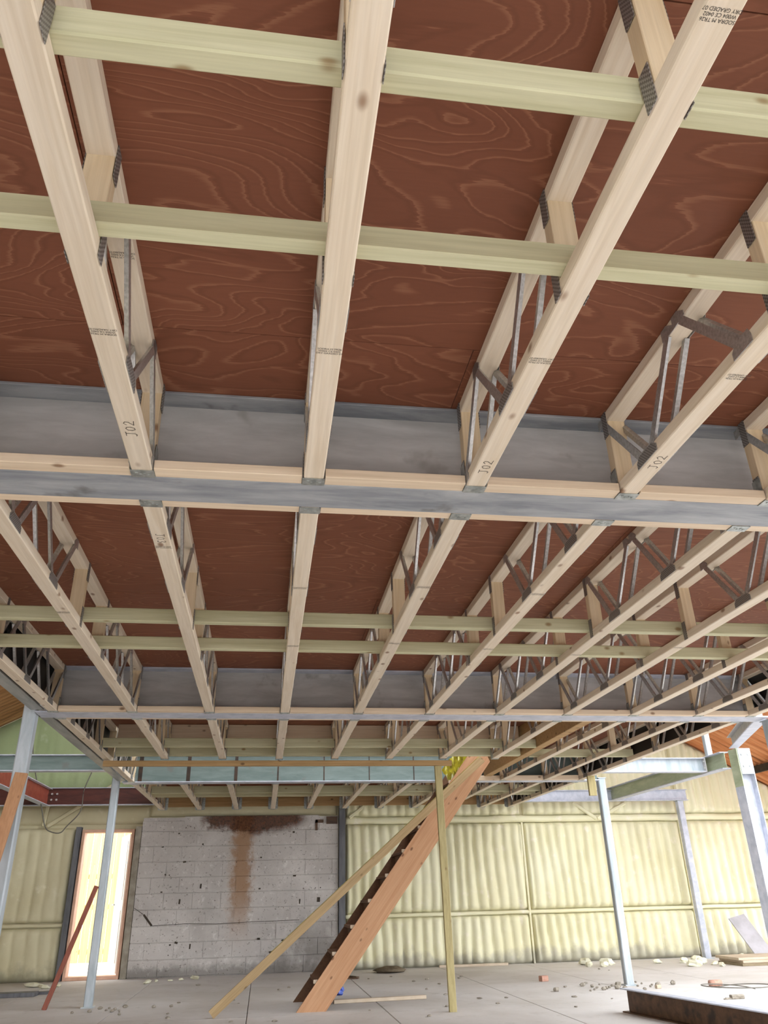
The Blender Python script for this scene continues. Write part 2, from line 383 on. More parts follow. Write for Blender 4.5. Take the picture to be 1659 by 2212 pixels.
obj('crack',ck,M['purlin'],wall)
lb=MB().box(BX0-.1,BX0-.005,YW-.05,YW+.06,0,2.2); obj('jamb_render',lb,M['jamb'],wall)
tag(obj('steel_column',MB().box(1.27,1.375,YW-.11,YW-.10,0,2.62).box(1.315,1.33,YW-.1,YW+.0,0,2.62).box(1.27,1.375,YW+.0,YW+.012,0,2.62),M['column']),'dark grey steel column between blockwork and foam wall','column')
tag(obj('steel_column',MB().box(-3.085,-3.0,YW-.06,YW-.05,0,2.2).box(-3.05,-3.035,YW-.05,YW+.05,0,2.2).box(-3.085,-3.0,YW+.04,YW+.05,0,2.2),M['column']),'dark grey steel column beside the bright doorway','column')
tag(obj('broken_bracket',MB().box(.86,1.0,YW-.07,YW-.04,2.22,2.27).box(.86,.9,YW-.07,YW-.04,2.1,2.27).box(1.05,1.24,YW-.075,YW-.045,2.2,2.32),M['rust']),'rusty steel bracket at the top corner of the blockwork','bracket')
# doorway
dr=struct(link('door_1',None,None,(0,YW,0)),'open doorway with pink primed timber frame')
obj('door_frame',MB().bar(DX0,DX0+.045,-.02,.2,0,DZ1,.004,'z').bar(DX1-.045,DX1,-.02,.2,0,DZ1,.004,'z').bar(DX0+.045,DX1-.045,-.02,.2,DZ1-.045,DZ1,.004,'x').bar(DX0+.045,DX1-.045,-.02,.2,0.,.05,.004,'x'),M['pinkframe'],dr)
lf=obj('door_leaf',MB().bar(-.045,0,0,.78,.06,DZ1-.06,.006,'z').box(-.053,-.045,.1,.68,.2,.95).box(-.053,-.045,.1,.68,1.1,2.0),M['white'],dr,(DX1-.05,.2,0),rot=(0,0,math.radians(19)))
obj('handle',MB().bar(-.09,-.07,.6,.74,1.02,1.045,.004,'y').box(-.09,-.045,.72,.74,1.02,1.045),M['steel_post'],lf)
# fence outside
fe=thing('timber_fence','sunlit yellow board fence seen through the doorway','fence',(0,YW+3.4,0))
for i in range(34): obj('board',MB().bar(-7.2+i*.15,-7.2+i*.15+.142,-.011+.012*(i%2),.011+.012*(i%2),.04,2.9,.003,'z'),M['fence'],fe)
for z in (.18,.95,1.5,2.5): obj('rail',MB().bar(-7.25,-1.9,.025,.07,z,z+.09,.004,'x'),M['fence'],fe)

# ------------------------------------------------------------------ setting: roof slopes, left wall
def roof(name,x0,x1,mat,label,y0,y1):
    mb=MB(); n=int((y1-y0)/.15*6); V=[]
    for i in range(n+1):
        y=y0+(y1-y0)*i/n; dz=.02*math.sin(2*math.pi*y/.15)
        V+= [(x0,y,ztop(x0)+dz),(x1,y,ztop(x1)+dz)]
    mb.poly(V,[(2*i,2*i+1,2*i+3,2*i+2) for i in range(n)])
    o=struct(obj(name,mb,mat,smooth=True),label)
    k=1
    while True:
        x=RX+(1 if x1>RX else -1)*1.25*k; k+=1
        if not(min(x0,x1)<x<max(x0,x1)): break
        obj('purlin',MB().bar(x-.03,x+.03,y0+.1,min(y1,YW+.05),ztop(x)-.16,ztop(x)-.035,.004,'y'),M['purlin'],o)
    return o
roof('roof_left',XL-.2,RX,M['roof_l'],'brown corrugated roof slope over the left side',-2.4,YW+.3)  # unseen rear length, left without a gap, keeps the left side dim
roof('roof_right',RX,XR+.2,M['roof_r'],'orange rusted corrugated roof slope over the right side',10.,YW+.3)  # stops short; the unseen gap is shaped to let daylight in
roof('roof_rear_blocker',RX,XR+.2,M['roof_r'],'unseen rusted roof slope added behind the viewer to hold back light',-2.4,1.5)  # unseen slope added to cut the light from behind
struct(obj('wall_left',MB().box(XL-.2,XL,-2.4,YW+.24,0,ztop(XL)),M['foam_l']),'unseen foam-sprayed side wall added to keep the left dim')  # unseen wall added to keep light off the left side

# ------------------------------------------------------------------ plywood deck
dk=struct(link('ceiling',None,None,(0,0,ZT)),'underside of the red plywood deck')
ymarks=[-.25+.0,.905-.0,2.125,3.345,4.70,5.92,7.14,8.36,8.87]
def sheet(x0,x1,y0,y1): obj('plywood_panel',MB().bar(x0+.0015,x1-.0015,y0+.0015,y1-.0015,.0005,.018,.001,'x'),M['ply'],dk)
for r_,(a,b) in enumerate(zip(ymarks,ymarks[1:])):
    x=gx(-2)-.06-(1.2 if r_%2 else 0)
    while x<4.29:
        p,q=max(x,gx(-2)-.06),min(x+2.4,4.29); x+=2.4
        if q-p>.05: sheet(p,q,a,b)
for a,b in ((8.87,9.6),(9.6,10.72)):
    sheet(2.86,4.29,a,b); sheet(gx(-2)-.06,gx(-2)+.06,a,b)
for r_,(a,b) in enumerate(((10.72,11.94),(11.94,13.16),(13.16,14.3))):
    x=gx(-2)-.06-(1.2 if r_%2 else 0)
    while x<4.29:
        p,q=max(x,gx(-2)-.06),min(x+2.4,4.29); x+=2.4
        if q-p>.05: sheet(p,q,a,b)

# ------------------------------------------------------------------ steel beams
def ibeam_x(name,label,cat,x0,x1,yc,z0,z1,fw,mf,mw,tf=.012,tw=.009,group=None):
    t=thing(name,label,cat,((x0+x1)/2,yc,z0),group); h=z1-z0; L=(x1-x0)/2
    obj('bottom_flange',MB().bar(-L,L,-fw,fw,0,tf,.002,'x'),mf,t)
    obj('web',MB().box(-L,L,-tw/2,tw/2,tf,h-tf),mw,t)
    obj('top_flange',MB().bar(-L,L,-fw,fw,h-tf,h,.002,'x'),mf,t)
    return t
def ibeam_y(name,label,cat,xc,y0,y1,z0,z1,fw,mf,mw,tf=.012,tw=.009):
    t=thing(name,label,cat,(xc,(y0+y1)/2,z0)); h=z1-z0; L=(y1-y0)/2
    obj('bottom_flange',MB().bar(-fw,fw,-L,L,0,tf,.002,'y'),mf,t)
    obj('web',MB().box(-tw/2,tw/2,-L,L,tf,h-tf),mw,t)
    obj('top_flange',MB().bar(-fw,fw,-L,L,h-tf,h,.002,'y'),mf,t)
    return t
ibeam_x('steel_beam','grey steel beam carrying the joists pencilled J02','beam',-1.9,4.9,B1,ZJ,ZT,FW,M['steel'],M['steel_web'])
b2=ibeam_x('steel_beam','grey steel beam spanning between the two slim posts, under the deck','beam',-1.82,4.42,B2,ZJ,ZT,.105,M['steel_lav'],M['steel_web'])
b3=ibeam_x('steel_beam','teal grey steel beam with dark bare strips behind the stair opening','beam',-1.80,4.50,B3,ZJ,ZT,FW,M['steel_lav'],M['steel_teal'])
tag(obj('bearing_plate',MB().bar(-1.9,4.9,-.168,-.06,ZJ-.016,ZJ-.004,.002,'x'),M['steel']),'flat steel bearing plate under the outer ends of the J02 joists','plate')
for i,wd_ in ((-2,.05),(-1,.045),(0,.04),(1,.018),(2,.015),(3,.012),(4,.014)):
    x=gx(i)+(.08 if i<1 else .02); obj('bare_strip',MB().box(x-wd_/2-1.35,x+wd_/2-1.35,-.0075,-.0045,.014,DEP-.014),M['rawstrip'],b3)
ibeam_x('steel_beam','pale teal steel beam running out past the left post','beam',-6.5,-1.88,B3,HC+1.50,HC+1.70,.07,M['steel_lav'],M['steel_teal'])
be=ibeam_x('steel_beam','short pale steel beam bolted to the olive beam','beam',4.52,6.11,B3,HC+1.463,HC+1.655,.06,M['steel_lav'],M['steel_post'])
obj('end_plate',MB().box(.785,.797,-.07,.07,-.002,.194),M['steel_web'],be)
for zz in (.05,.14):
    for yy in (-.04,): obj('bolt',MB().tube([(.77,yy,zz),(.797,yy,zz)],.012,6),M['bolt'],be)
ibeam_y('steel_beam','olive green steel beam running from tall post to end wall','beam',6.18,10.17,14.2,HC+1.447,HC+1.67,.065,M['steel_lav'],M['steel_olive'])
ibeam_x('steel_beam','pale lavender steel beam along the foam wall','beam',1.5,7.62,14.06,HC+1.445,HC+1.635,.06,M['steel_lav'],M['steel_lav'])
rb=ibeam_x('steel_beam','dark red oxide steel beam above the doorway','beam',-6.8,-1.62,14.02,HC+1.445,HC+1.72,.06,M['steel_lav'],M['steel_red'])
for xx in (.86,.94):
    for zz in (.09,.18): obj('bolt',MB().tube([(xx-.12,-.03,zz),(xx-.12,-.004,zz)],.016,6),M['bolt'],rb)
ibeam_y('steel_beam','red oxide steel beam meeting the dark red beam at right angles','beam',-3.52,10.8,13.95,HC+1.43,HC+1.70,.06,M['steel_lav'],M['steel_red2'])
# edge beam on the left of the joists
ibeam_y('edge_beam','grey steel edge beam alongside the first bays of joists','beam',-1.80,-.2,6.40,ZJ+.012,ZT-.02,.05,M['steel_y'],M['steel_y'])
ibeam_y('edge_beam','grey steel edge beam beside the stair opening','beam',-1.80,6.66,10.5,ZJ+.012,ZT-.02,.05,M['steel_y'],M['steel_y'])
# raking steel between the right posts
rk=thing('raking_strut','pale steel strut leaning between the two right posts','strut',(5.32,8.25,HC+1.5))
A=Vector((-.86,-1.62,-.13)); Bv=Vector((.87,1.68,.18)); 
obj('bottom_flange',MB().beam(A,Bv,.12,.012),M['steel_lav'],rk); obj('web',MB().beam(A+Vector((0,0,.07)),Bv+Vector((0,0,.07)),.01,.14,c=.001),M['steel_web'],rk)
obj('top_flange',MB().beam(A+Vector((0,0,.14)),Bv+Vector((0,0,.14)),.12,.012),M['steel_web'],rk)

# ------------------------------------------------------------------ posts
def boxpost(label,xc,yc,z1,wx,wy,mat,base=True):
    t=thing('steel_post',label,'post',(xc,yc,0))
    obj('shaft',MB().bar(-wx/2,wx/2,-wy/2,wy/2,.012 if base else 0,z1-.01,.010,'z'),mat,t)
    obj('base_plate',MB().box(-wx*.75,wx*.75,-wy*.75,wy*.75,0,.012),M['steel_post'],t)
    obj('cap_plate',MB().box(-wx/2-.008,wx/2+.008,-wy/2-.008,wy/2+.008,z1-.01,z1),M['steel_post'],t)
    return t
boxpost('slim grey steel post with a brown plank leaning on it',-1.885,6.56,HC+1.455,.10,.10,M['steel_post'])
boxpost('slim pale steel post in front of the bright doorway',-1.905,10.74,HC+1.50,.09,.10,M['steel_post'])
boxpost('pale steel post at the right end of the middle beam',4.49,6.53,ZJ-.005,.12,.12,M['steel_post'])
boxpost('slim steel post standing on rubble beside the fallen rusty beam',4.56,10.66,HC+1.40,.10,.10,M['steel_post'])
boxpost('slim lavender steel post against the foam wall',7.46,14.06,HC+1.440,.11,.11,M['steel_lav'])
hp=thing('steel_post','heavy H-section steel post holding the olive beam','post',(6.33,10.05,0))
obj('left_flange',MB().box(-.10,-.088,-.10,.10,0,HC+1.2),M['steel_lav'],hp); obj('olive_plate',MB().box(-.10,-.088,-.10,.10,HC+1.2,HC+1.68),M['steel_olive'],hp)
obj('right_flange',MB().box(.088,.10,-.10,.10,0,HC+1.68),M['steel_lav'],hp)
obj('web',MB().box(-.088,.088,-.006,.006,0,HC+1.68),M['steel_lav'],hp)
obj('splice_plate',MB().box(-.085,.085,-.104,-.094,HC+1.35,HC+1.68),M['steel_post'],hp)
for zz in (1.45,1.6):
    for xx in (-.04,.05): obj('bolt',MB().tube([(xx,-.125,HC+zz),(xx,-.102,HC+zz)],.014,6),M['bolt'],hp)
tag(obj('stub_post',MB().bar(6.19,6.27,10.60,10.68,HC+1.672,HC+2.6,.006,'z'),M['steel_post']),'short steel stub rising from the olive beam to the roof','post')
tag(obj('timber_stub',MB().bar(4.15,4.25,10.10,10.14,HC+1.11,ZJ,.004,'z'),M['treated_z']),'short timber offcut hanging under the last joist beside the slim post','timber')

# ------------------------------------------------------------------ metal-web joists
PIT=.64
def leg(mb,y0,z0,y1,z1,xo,s):
    A=Vector((0,y0,z0));B=Vector((0,y1,z1));d=(B-A).normalized();n=Vector((0,-d.z,d.y));L=(B-A).length
    prof=[(-.016,0),(.016,0),(.009,-.014),(-.009,-.014)]
    mb.prism(prof,0,L,lambda p,q,t:(s*(xo+q),(A+d*t+n*p).y,(A+d*t+n*p).z))
def web_mesh(s,dirs,steep=.32):
    mb=MB(); xo=CW/2+.001
    lo=-.075 if -1 in dirs else -.02; hi=.075 if 1 in dirs else .02
    prof=[(lo,.004),(hi,.004),(hi,.030),(hi*.62,.052),(lo*.62,.052),(lo,.030)]
    mb.prism(prof,xo,xo+.0018,lambda p,q,t:(s*t,p,q))
    for d in dirs:
        leg(mb,d*.045,.044,d*(steep-.045),DEP-.044,xo+.0015,s)
        a,b=sorted((d*(steep-.075),d*(steep+.0)))
        mb.prism([(a,DEP-.03),(a,DEP-.048) if d>0 else (a,DEP-.052),(b,DEP-.052) if d>0 else (b,DEP-.048),(b,DEP-.004),((a+b)/2,DEP-.004)],xo,xo+.0018,lambda p,q,t:(s*t,p,q))
    return mb.mesh('metal_web',M['web'])
WEB={(s,d):web_mesh(s,d) for s in (-1,1) for d in ((-1,1),(1,),(-1,))}
PLATE_M={}
for s in (-1,1):
    x=CW/2+.001
    PLATE_M[s]=MB().box(min(s*x,s*(x+.002)),max(s*x,s*(x+.002)),-.019,.019,-.055,.055).mesh('nail_plate',M['plate'])
TEETH={}
for s in (-1,1):
    x=CW/2+.0028; mb=MB().prism([(-.072,.005),(.072,.005),(.072,.028),(.05,.046),(-.05,.046),(-.072,.028)],x,x+.0012,lambda p,q,t:(s*t,p,q)); TEETH[s]=mb.mesh('toothed_plate',M['plate'])
POST_M=MB().bar(-CW/2+.001,CW/2-.001,-.0235,.0235,CH,DEP-CH,.002,'z').mesh('timber_strut',M['spruce_z'])
def hanger_mesh(end):   # end=+1: hanger at far end; local y=0 at joist end
    y0,y1=(-.05,0) if end>0 else (0,.05); mb=MB(); x=CW/2+.003
    mb.box(-x,x,y0,y1,-.003,-.001); mb.box(-x-.0015,-x,y0,y1,-.003,.10); mb.box(x,x+.0015,y0,y1,-.003,.10)
    rn=random.Random(3)
    for k in range(4):
        cx=-.02+.014*k; cy=(y0+y1)/2+rn.uniform(-.015,.015); mb.box(cx-.004,cx+.004,cy-.003,cy+.003,-.0055,-.003)
    return mb.mesh('joist_hanger',M['hanger'])
HANG={1:hanger_mesh(1),-1:hanger_mesh(-1)}
def hanger_wall():
    mb=MB(); x=CW/2+.003; mb.box(-x,x,-.06,0,-.003,-.001)
    for s in (-1,1):
        pr=[(-.075,.0),(-.065,-.003),(0,-.003),(0,.19),(-.03,.19),(-.075,.12)]
        mb.prism(pr,x,x+.002,lambda p,q,t:(s*t,p,q))
        mb.prism([(x,0.),(x+.03,.0),(x+.042,.02),(x+.042,.19),(x,.19)],-.002,0,lambda p,q,t:(s*p,t,q))
    return mb.mesh('joist_hanger',M['hanger'])
HWALL=hanger_wall()
CHC={}; CHO={}
def chord(L):
    k=round(L,3)
    if k not in CHC:
        CHC[k]=(MB().bar(-CW/2,CW/2,0,L,0,CH,.0035,'y').mesh('bottom_chord',M['spruce_y']),MB().bar(-CW/2,CW/2,0,L,DEP-CH,DEP,.0035,'y').mesh('top_chord',M['spruce_y']))
    return CHC[k]
def joist(x,y0,y1,phase,label,group,posts=(),far='beam',near='beam',sb=()):
    L=y1-y0; t=thing('metal_web_joist',label,'joist',(x,y0,ZJ),group)
    b,tp=chord(L); CHO[t.name]=(link('bottom_chord',b,t),link('top_chord',tp,t))
    ends=[.0255,L-.0255]
    for yy in ends+[p-y0 for p in posts]:
        ts=link('timber_strut',POST_M,t,(0,yy,0))
        for s in (-1,1):
            link('nail_plate',PLATE_M[s],ts,(0,0,.055)); link('nail_plate',PLATE_M[s],ts,(0,0,DEP-.055))
    half=L/2
    for side in (0,1):
        ys_=[.29+PIT*k for k in range(9)] if phase=='A' else [-.06+PIT*k for k in range(9)]
        for yy in ys_:
            if yy>half-.05: break
            d=[]
            if yy-.3>-.02: d.append(-1)
            if yy+.32<half+.05: d.append(1)
            y=yy
            if yy<0: y=.02
            def ok(q):
                lo,hi=sorted((y,y+q*.32))
                for p in posts:
                    pp=p-y0 if side==0 else L-(p-y0)
                    if lo+.06<pp<hi-.0: return False
                for sy,sh in sb:
                    a_,b_=sorted((sy-y0,sy-y0+.047)) if side==0 else sorted((L-(sy-y0),L-(sy-y0)-.047))
                    for k_ in range(6):
                        zz=CH+sh*k_/5; yl=y+q*(.045+(zz-.044)/(DEP-.088)*.23)
                        if a_-.03<yl<b_+.03: return False
                return True
            d=[q for q in d if ok(q)]
            if not d: continue
            dd=tuple(d) if side==0 else tuple(sorted(-q for q in d))
            Y=y if side==0 else L-y
            for s in (-1,1):
                mw=link('metal_web',WEB[(s,dd)],t,(0,Y,0))
                if len(dd)==2: link('toothed_plate',TEETH[s],mw)
    if near=='beam': link('joist_hanger',HANG[-1],t,(0,0,0))
    if far=='beam': link('joist_hanger',HANG[1],t,(0,L,0))
    elif far=='wall': link('joist_hanger',HWALL,t,(0,L,0))
    return t
yJ0,yJ1=-.26+FW,B1-FW
J={}
ORD=['first','second','third','fourth','fifth','sixth','seventh','eighth','ninth','tenth','eleventh']
G1='metal-web joists of the nearest bay'
for i in range(-1,6):
    lab={0:'pale joist pencilled J02 with a grade stamp on its upper chord too',2:'pale joist pencilled J02 with two grade stamps along its underside',3:'pale joist pencilled J02 with a V-shaped metal web beside the pencil mark',
         1:'pale timber joist without pencil mark, between two joists pencilled J02'}.get(i,{-1:'unmarked pale joist closest to the edge beam in the J02 bay',4:'unmarked pale joist beside the J02 joist with the V-shaped web'}.get(i,'outermost unmarked pale joist of the J02 bay'))
    J[i]=joist(gx(i),yJ0,yJ1,'B' if i in (0,2) else 'A',lab,G1,posts=(.9005,1.4385),sb=((.925,.08),(1.367,.072)))
yK0,yK1=B1+FW,B2-.105
K={}
G2='metal-web joists between the first and second grey beams'
for i in range(-2,9):
    x=gx(i) if i<8 else 4.22
    lab=ORD[i+2]+' pale joist from the steel edge beam, between the first and second beams'
    if i==0: lab='pale timber joist pencilled J03 beyond the first grey beam'
    if i==-2: lab='pale timber joist beside the grey steel edge beam and slim post'
    if i==8: lab='outermost pale timber joist before the right-hand steel post'
    K[i]=joist(x,yK0,yK1,'B' if i in (4,6,7) else 'A',lab,G2,posts=(4.2325,4.8465),sb=((4.257,.076),(4.775,.074)))
yL0=B2+.105; G3='metal-web joists beyond the second grey beam'
Lj={}
for i in range(-2,9):
    x=gx(i) if i<8 else 4.22
    short=-1<=i<=5
    lab=(ORD[i+1]+' short joist from the edge beam, hung on the stair opening header') if short else ORD[i-6]+' full-length joist beyond the timber stair trimmer'
    if i==-2: lab='full-length timber joist along the left edge of the stair opening'
    if i==8: lab='outermost timber joist right of the stair opening, with black membrane'
    Lj[i]=joist(x,yL0,8.74 if short else B3-FW,'B' if i%2 else 'A',lab,G3,posts=(8.2355,) if short else (8.2355,8.9515),sb=((8.26,.09),) if short else ((8.26,.09),(8.88,.09)),far='beam')
G4='metal-web joists hung on the end wall ledger'
for i in range(-2,9):
    x=gx(i) if i<8 else 4.22
    joist(x,B3+FW,13.95,'B' if i%2 else 'A',ORD[i+2]+' joist from the doorway post, hung on the end wall ledger',G4,posts=(12.0755,12.6215),sb=((12.1,.1),(12.55,.1)),far='wall')

# writing: grade stamps and pencil marks
def text_mesh(body,size,mat,name,lines=.9):
    cu=bpy.data.curves.new('t','FONT'); cu.body=body; cu.size=size; cu.align_x='CENTER'; cu.align_y='CENTER'; cu.space_line=lines
    o=bpy.data.objects.new('t',cu); COL.objects.link(o); dg=bpy.context.evaluated_depsgraph_get(); dg.update()
    me=bpy.data.meshes.new_from_object(o.evaluated_get(dg)); me.name=name; me.materials.clear(); me.materials.append(mat)
    bpy.data.objects.remove(o); return me
STAMP=text_mesh('SODRA M TR26\nW004 CE 0402\nDRY GRADED 07',.0098,M['ink'],'grade_stamp',.95)
def face_down(o,d):   # d: text direction in x-y
    d=Vector((d[0],d[1],0)).normalized(); n=Vector((0,0,-1)); u=n.cross(d)
    o.matrix_local=Matrix(((d.x,u.x,n.x,o.location.x),(d.y,u.y,n.y,o.location.y),(d.z,u.z,n.z,o.location.z),(0,0,0,1)))
def stamp(j,y,up=True,xo=0.,z=-.0006,sc=1.):
    o=link('grade_stamp',STAMP,CHO[j.name][1 if z>.1 else 0],(xo,y-j.location.y,z)); face_down(o,(1,0) if up else (-1,0))
    return o
stamp(J[0],1.70,False); stamp(J[1],1.715,True); stamp(J[2],1.69,False); stamp(J[2],.72,False); stamp(J[3],1.70,False,.01)
stamp(J[0],1.755,False,0,DEP-CH-.0006)
for i,yy in ((2,3.49),(3,3.54),(1,3.55),(0,3.11),(3,4.51),(2,4.43),(1,4.52),(4,4.6),(-1,4.0),(5,4.4)): stamp(K[i],yy,i%2==0)
GL={'J':[[(-.3,1),(.35,1)],[(.08,1),(.1,.2),(-.05,0),(-.28,.06)]],
    '0':[[(0,.9),(-.26,.7),(-.3,.35),(-.1,.05),(.15,.1),(.28,.45),(.22,.8),(0,.9)]],
    '2':[[(-.28,.75),(-.05,.98),(.2,.85),(.16,.55),(-.3,.08),(.05,.06),(.38,0.02)]],
    '3':[[(-.25,.9),(.05,1),(.2,.8),(-.02,.55),(.24,.35),(.05,.02),(-.28,.1)]]}
def pencil(j,word,y,dirv,up,size,xo=0.):
    mb=MB(); wd2=size*.035
    for k,ch in enumerate(word):
        for st in GL[ch]:
            pts=[Vector(((p[0]+(k-1)*.95)*size,(p[1]-.5)*size,0)) for p in st]
            for a,b in zip(pts,pts[1:]):
                d=(b-a).normalized(); n=Vector((-d.y,d.x,0))*wd2; a2=a-d*wd2; b2=b+d*wd2
                mb.poly([a2-n,b2-n,b2+n,a2+n],[(0,1,2,3)])
    o=obj('pencil_mark',mb,M['pencil'],CHO[j.name][0],(xo,y-j.location.y,-.0008)); face_down(o,dirv)
pencil(J[0],'J02',2.175,(0,-1),None,.034); pencil(J[2],'J02',2.30,(0,-1),None,.034); pencil(J[3],'J02',2.205,(0,-1),None,.034)
pencil(K[0],'J03',3.02,(0,1),None,.034)

# ------------------------------------------------------------------ timber packers between joists, on the beam flanges
def packers(xsr,y0,y1,label,group,h=CH):
    for k_,(a,b) in enumerate(zip(xsr,xsr[1:])):
        a2,b2=a+CW/2+.006,b-CW/2-.006
        tag(obj('timber_packer',MB().bar(a2,b2,y0,y1,ZJ+.001,ZJ+.001+h,.002,'x'),M['spruce_x']),ORD[k_]+' '+label,'packer',group)
gk=[gx(i) for i in range(-2,8)]+[4.22]
packers([gx(i) for i in range(-1,6)],B1-FW-.060,B1-FW-.001,'timber packer from the edge beam, between the J02 joists on the first beam','packers on the near side of the first beam',.036)
packers([gx(i) for i in range(-2,7)],B1+FW+.001,B1+FW+.050,'slim timber packer from the edge beam, beyond the first beam','packers on the far side of the first beam')
packers(gk,B2-.105-.060,B2-.106,'timber packer from the edge beam, on the second beam facing the first','packers on the near side of the second beam',.040)
packers(gk,B2+.106,B2+.150,'slim timber packer from the edge beam, beyond the second beam','packers on the far side of the second beam')
packers([2.56,gx(6),gx(7),4.22],B3-FW-.06,B3-FW-.001,'timber packer from the stair trimmer, on the teal third beam','packers on the third beam',.06)

# ------------------------------------------------------------------ strongbacks
def sback(label,x0,x1,y0,group,h=.080,d=.047,mat='treated_x'):
    return tag(obj('strongback',MB().bar(x0,x1,y0,y0+d,ZJ+CH+.001,ZJ+CH+h,.004,'x'),M[mat]),label,'timber',group)
sback('green treated timber strongback threaded through the J02 joists, farther from the first beam',-1.9,3.1,.925,'strongbacks of the nearest bay')
sback('green treated timber strongback threaded through the J02 joists, nearer the first beam',-1.9,3.1,1.367,'strongbacks of the nearest bay',.072)
sback('treated timber strongback through the second bay, nearer the first beam',-1.7,4.25,4.257,'strongbacks of the second bay',.076)
sback('treated timber strongback through the second bay, nearer the second beam',-1.7,4.25,4.775,'strongbacks of the second bay',.074)
sback('treated timber strongback beyond the second beam, in front of the stair opening',-1.7,2.86,8.26,'strongbacks beyond the second beam',.09)
sback('treated timber strongback right of the stair opening',2.98,4.25,8.88,'strongbacks beyond the second beam',.09)
sback('treated timber strongback above the blockwork, nearer the teal beam',-1.7,4.25,12.1,'strongbacks of the last bay',.10)
sback('treated timber strongback above the blockwork, nearer the end wall',-1.7,4.25,12.55,'strongbacks of the last bay',.10)
hd=thing('stair_header','timber header carrying the short joists at the stair opening','timber',(.6,8.81,ZJ))
obj('bottom_board',MB().bar(-2.2,2.24,-.043,.045,CH,.215,.003,'x'),M['treated_x'],hd); obj('top_board',MB().bar(-2.2,2.24,-.043,.045,.217,DEP-.002,.003,'x'),M['spruce_x'],hd)
tag(obj('stair_trimmer',MB().bar(2.865,2.965,6.70,10.5,ZJ+.05,ZT-.001,.004,'y'),M['plankwood']),'solid brown timber trimmer along the stair opening','timber')
tag(obj('wall_ledger',MB().bar(-1.75,4.3,13.953,14.0,ZJ+.05,ZT-.001,.004,'x'),M['plankwood']),'brown timber ledger along the end wall carrying joists','timber')
tag(obj('black_membrane',MB().box(4.275,4.285,2.8,13.9,ZJ+.07,ZT-.002),M['black']),'black membrane sheet behind the outermost right joists','sheet')
tag(obj('black_membrane',MB().box(gx(-2)-.062,gx(-2)-.056,5.2,10.4,ZJ+.09,ZT-.002),M['black']),'black membrane sheet behind the leftmost joists','sheet')

# ------------------------------------------------------------------ temporary prop, stair, planks
tag(obj('prop_head',MB().bar(-1.70,2.02,8.70,8.75,HC+1.281,HC+1.337,.003,'x'),M['plankwood']),'long timber batten under the short joist ends, held by the upright prop','timber')
tag(obj('timber_prop',MB().beam((1.955,9.02,0),(1.868,8.735,HC+1.281),.075,.047,(0,1,0),.003),M['treated_z']),'upright treated timber prop under the long batten','prop')
st=thing('staircase','orange pine staircase without balustrade leaning into the stair opening','staircase',(.55,9.9,0))
sl=1.267; an=math.atan(sl)
def stringer(y0,y1,mat,name):
    x0=-.148; wd_=.307; zt=HC+1.44
    pr=[(x0,0),(x0+wd_,0),(x0+wd_+zt/sl,zt),(x0+wd_+zt/sl-.05,zt+.12),(x0+(zt+.12)/sl-.02,zt+.12)]
    return obj(name,MB().prism(pr,y0,y1,lambda p,q,t:(p,t,q)),mat,st)
stringer(-.42,-.385,M['stair'],'stringer'); stringer(.50,.535,M['darkstair'],'stringer')
for k in range(9):
    z=.25*(k+1)+.02; x=-.148+z/sl+.01
    obj('tread',MB().bar(x-.035,x+.21,-.385,.50,z-.03,z,.004,'y'),M['darkstair'],st)
    obj('riser',MB().box(x+.0,x+.012,-.385,.50,z-.25,z-.03),M['darkstair'],st)
    obj('nosing_block',MB().bar(x-.05,x-.0,-.40,-.37,z-.02,z+.015,.004,'y'),M['board'],st)
pk=thing('leaning_plank','long thin timber plank leaning up along the staircase with yellow edge','plank',(-.455,9.35,0))
d=Vector((3.0,0,2.475)); 
obj('timber',MB().beam((0,0,.03),d+Vector((0,0,.03)),.04,.085,(0,0,1),.003),M['leanwood'],pk)
up=Vector((-d.z,0,d.x)).normalized()
obj('yellow_edge',MB().beam(d*.2+Vector((0,.004,.03))+up*.0445,d+Vector((0,.004,.03))+up*.0445,.03,.004,(0,0,1),.0005),M['yellow'],pk)
# yellow wrap near the stair head
yw=MB(); rn=random.Random(5); nx,nz=14,6; V=[]
for j in range(nz+1):
    for i in range(nx+1):
        t=i/nx; q=j/nz
        x=2.22+t*.40; z=HC+1.13+t*.46+q*.10*(1-.3*t); y=9.55+.42*q+.03*rn.uniform(-1,1); V.append((x-.05*q+.012*rn.uniform(-1,1),y,z+.012*rn.uniform(-1,1)+.18*q))
yw.poly(V,[(j*(nx+1)+i,j*(nx+1)+i+1,(j+1)*(nx+1)+i+1,(j+1)*(nx+1)+i) for j in range(nz) for i in range(nx)])
yo=obj('plastic_wrap',yw,M['yellow'],st,(-.55,-9.9,0)); yo['label']='crumpled yellow polythene wrap'
# plank leaning on the left post
tag(obj('leaning_board',MB().beam((-2.02,6.1,0.0),(-1.835,6.42,HC+.895),.09,.032,(0,1,0),.003),M['brownplank']),'brown plank leaning against the slim grey post','plank')
tag(obj('leaning_bar',MB().beam((-2.37,10.69,0.0),(-1.965,10.66,HC+.19),.05,.04,(0,1,0),.004),M['redbar']),'thin red-brown timber leaning against the post by the doorway','timber')

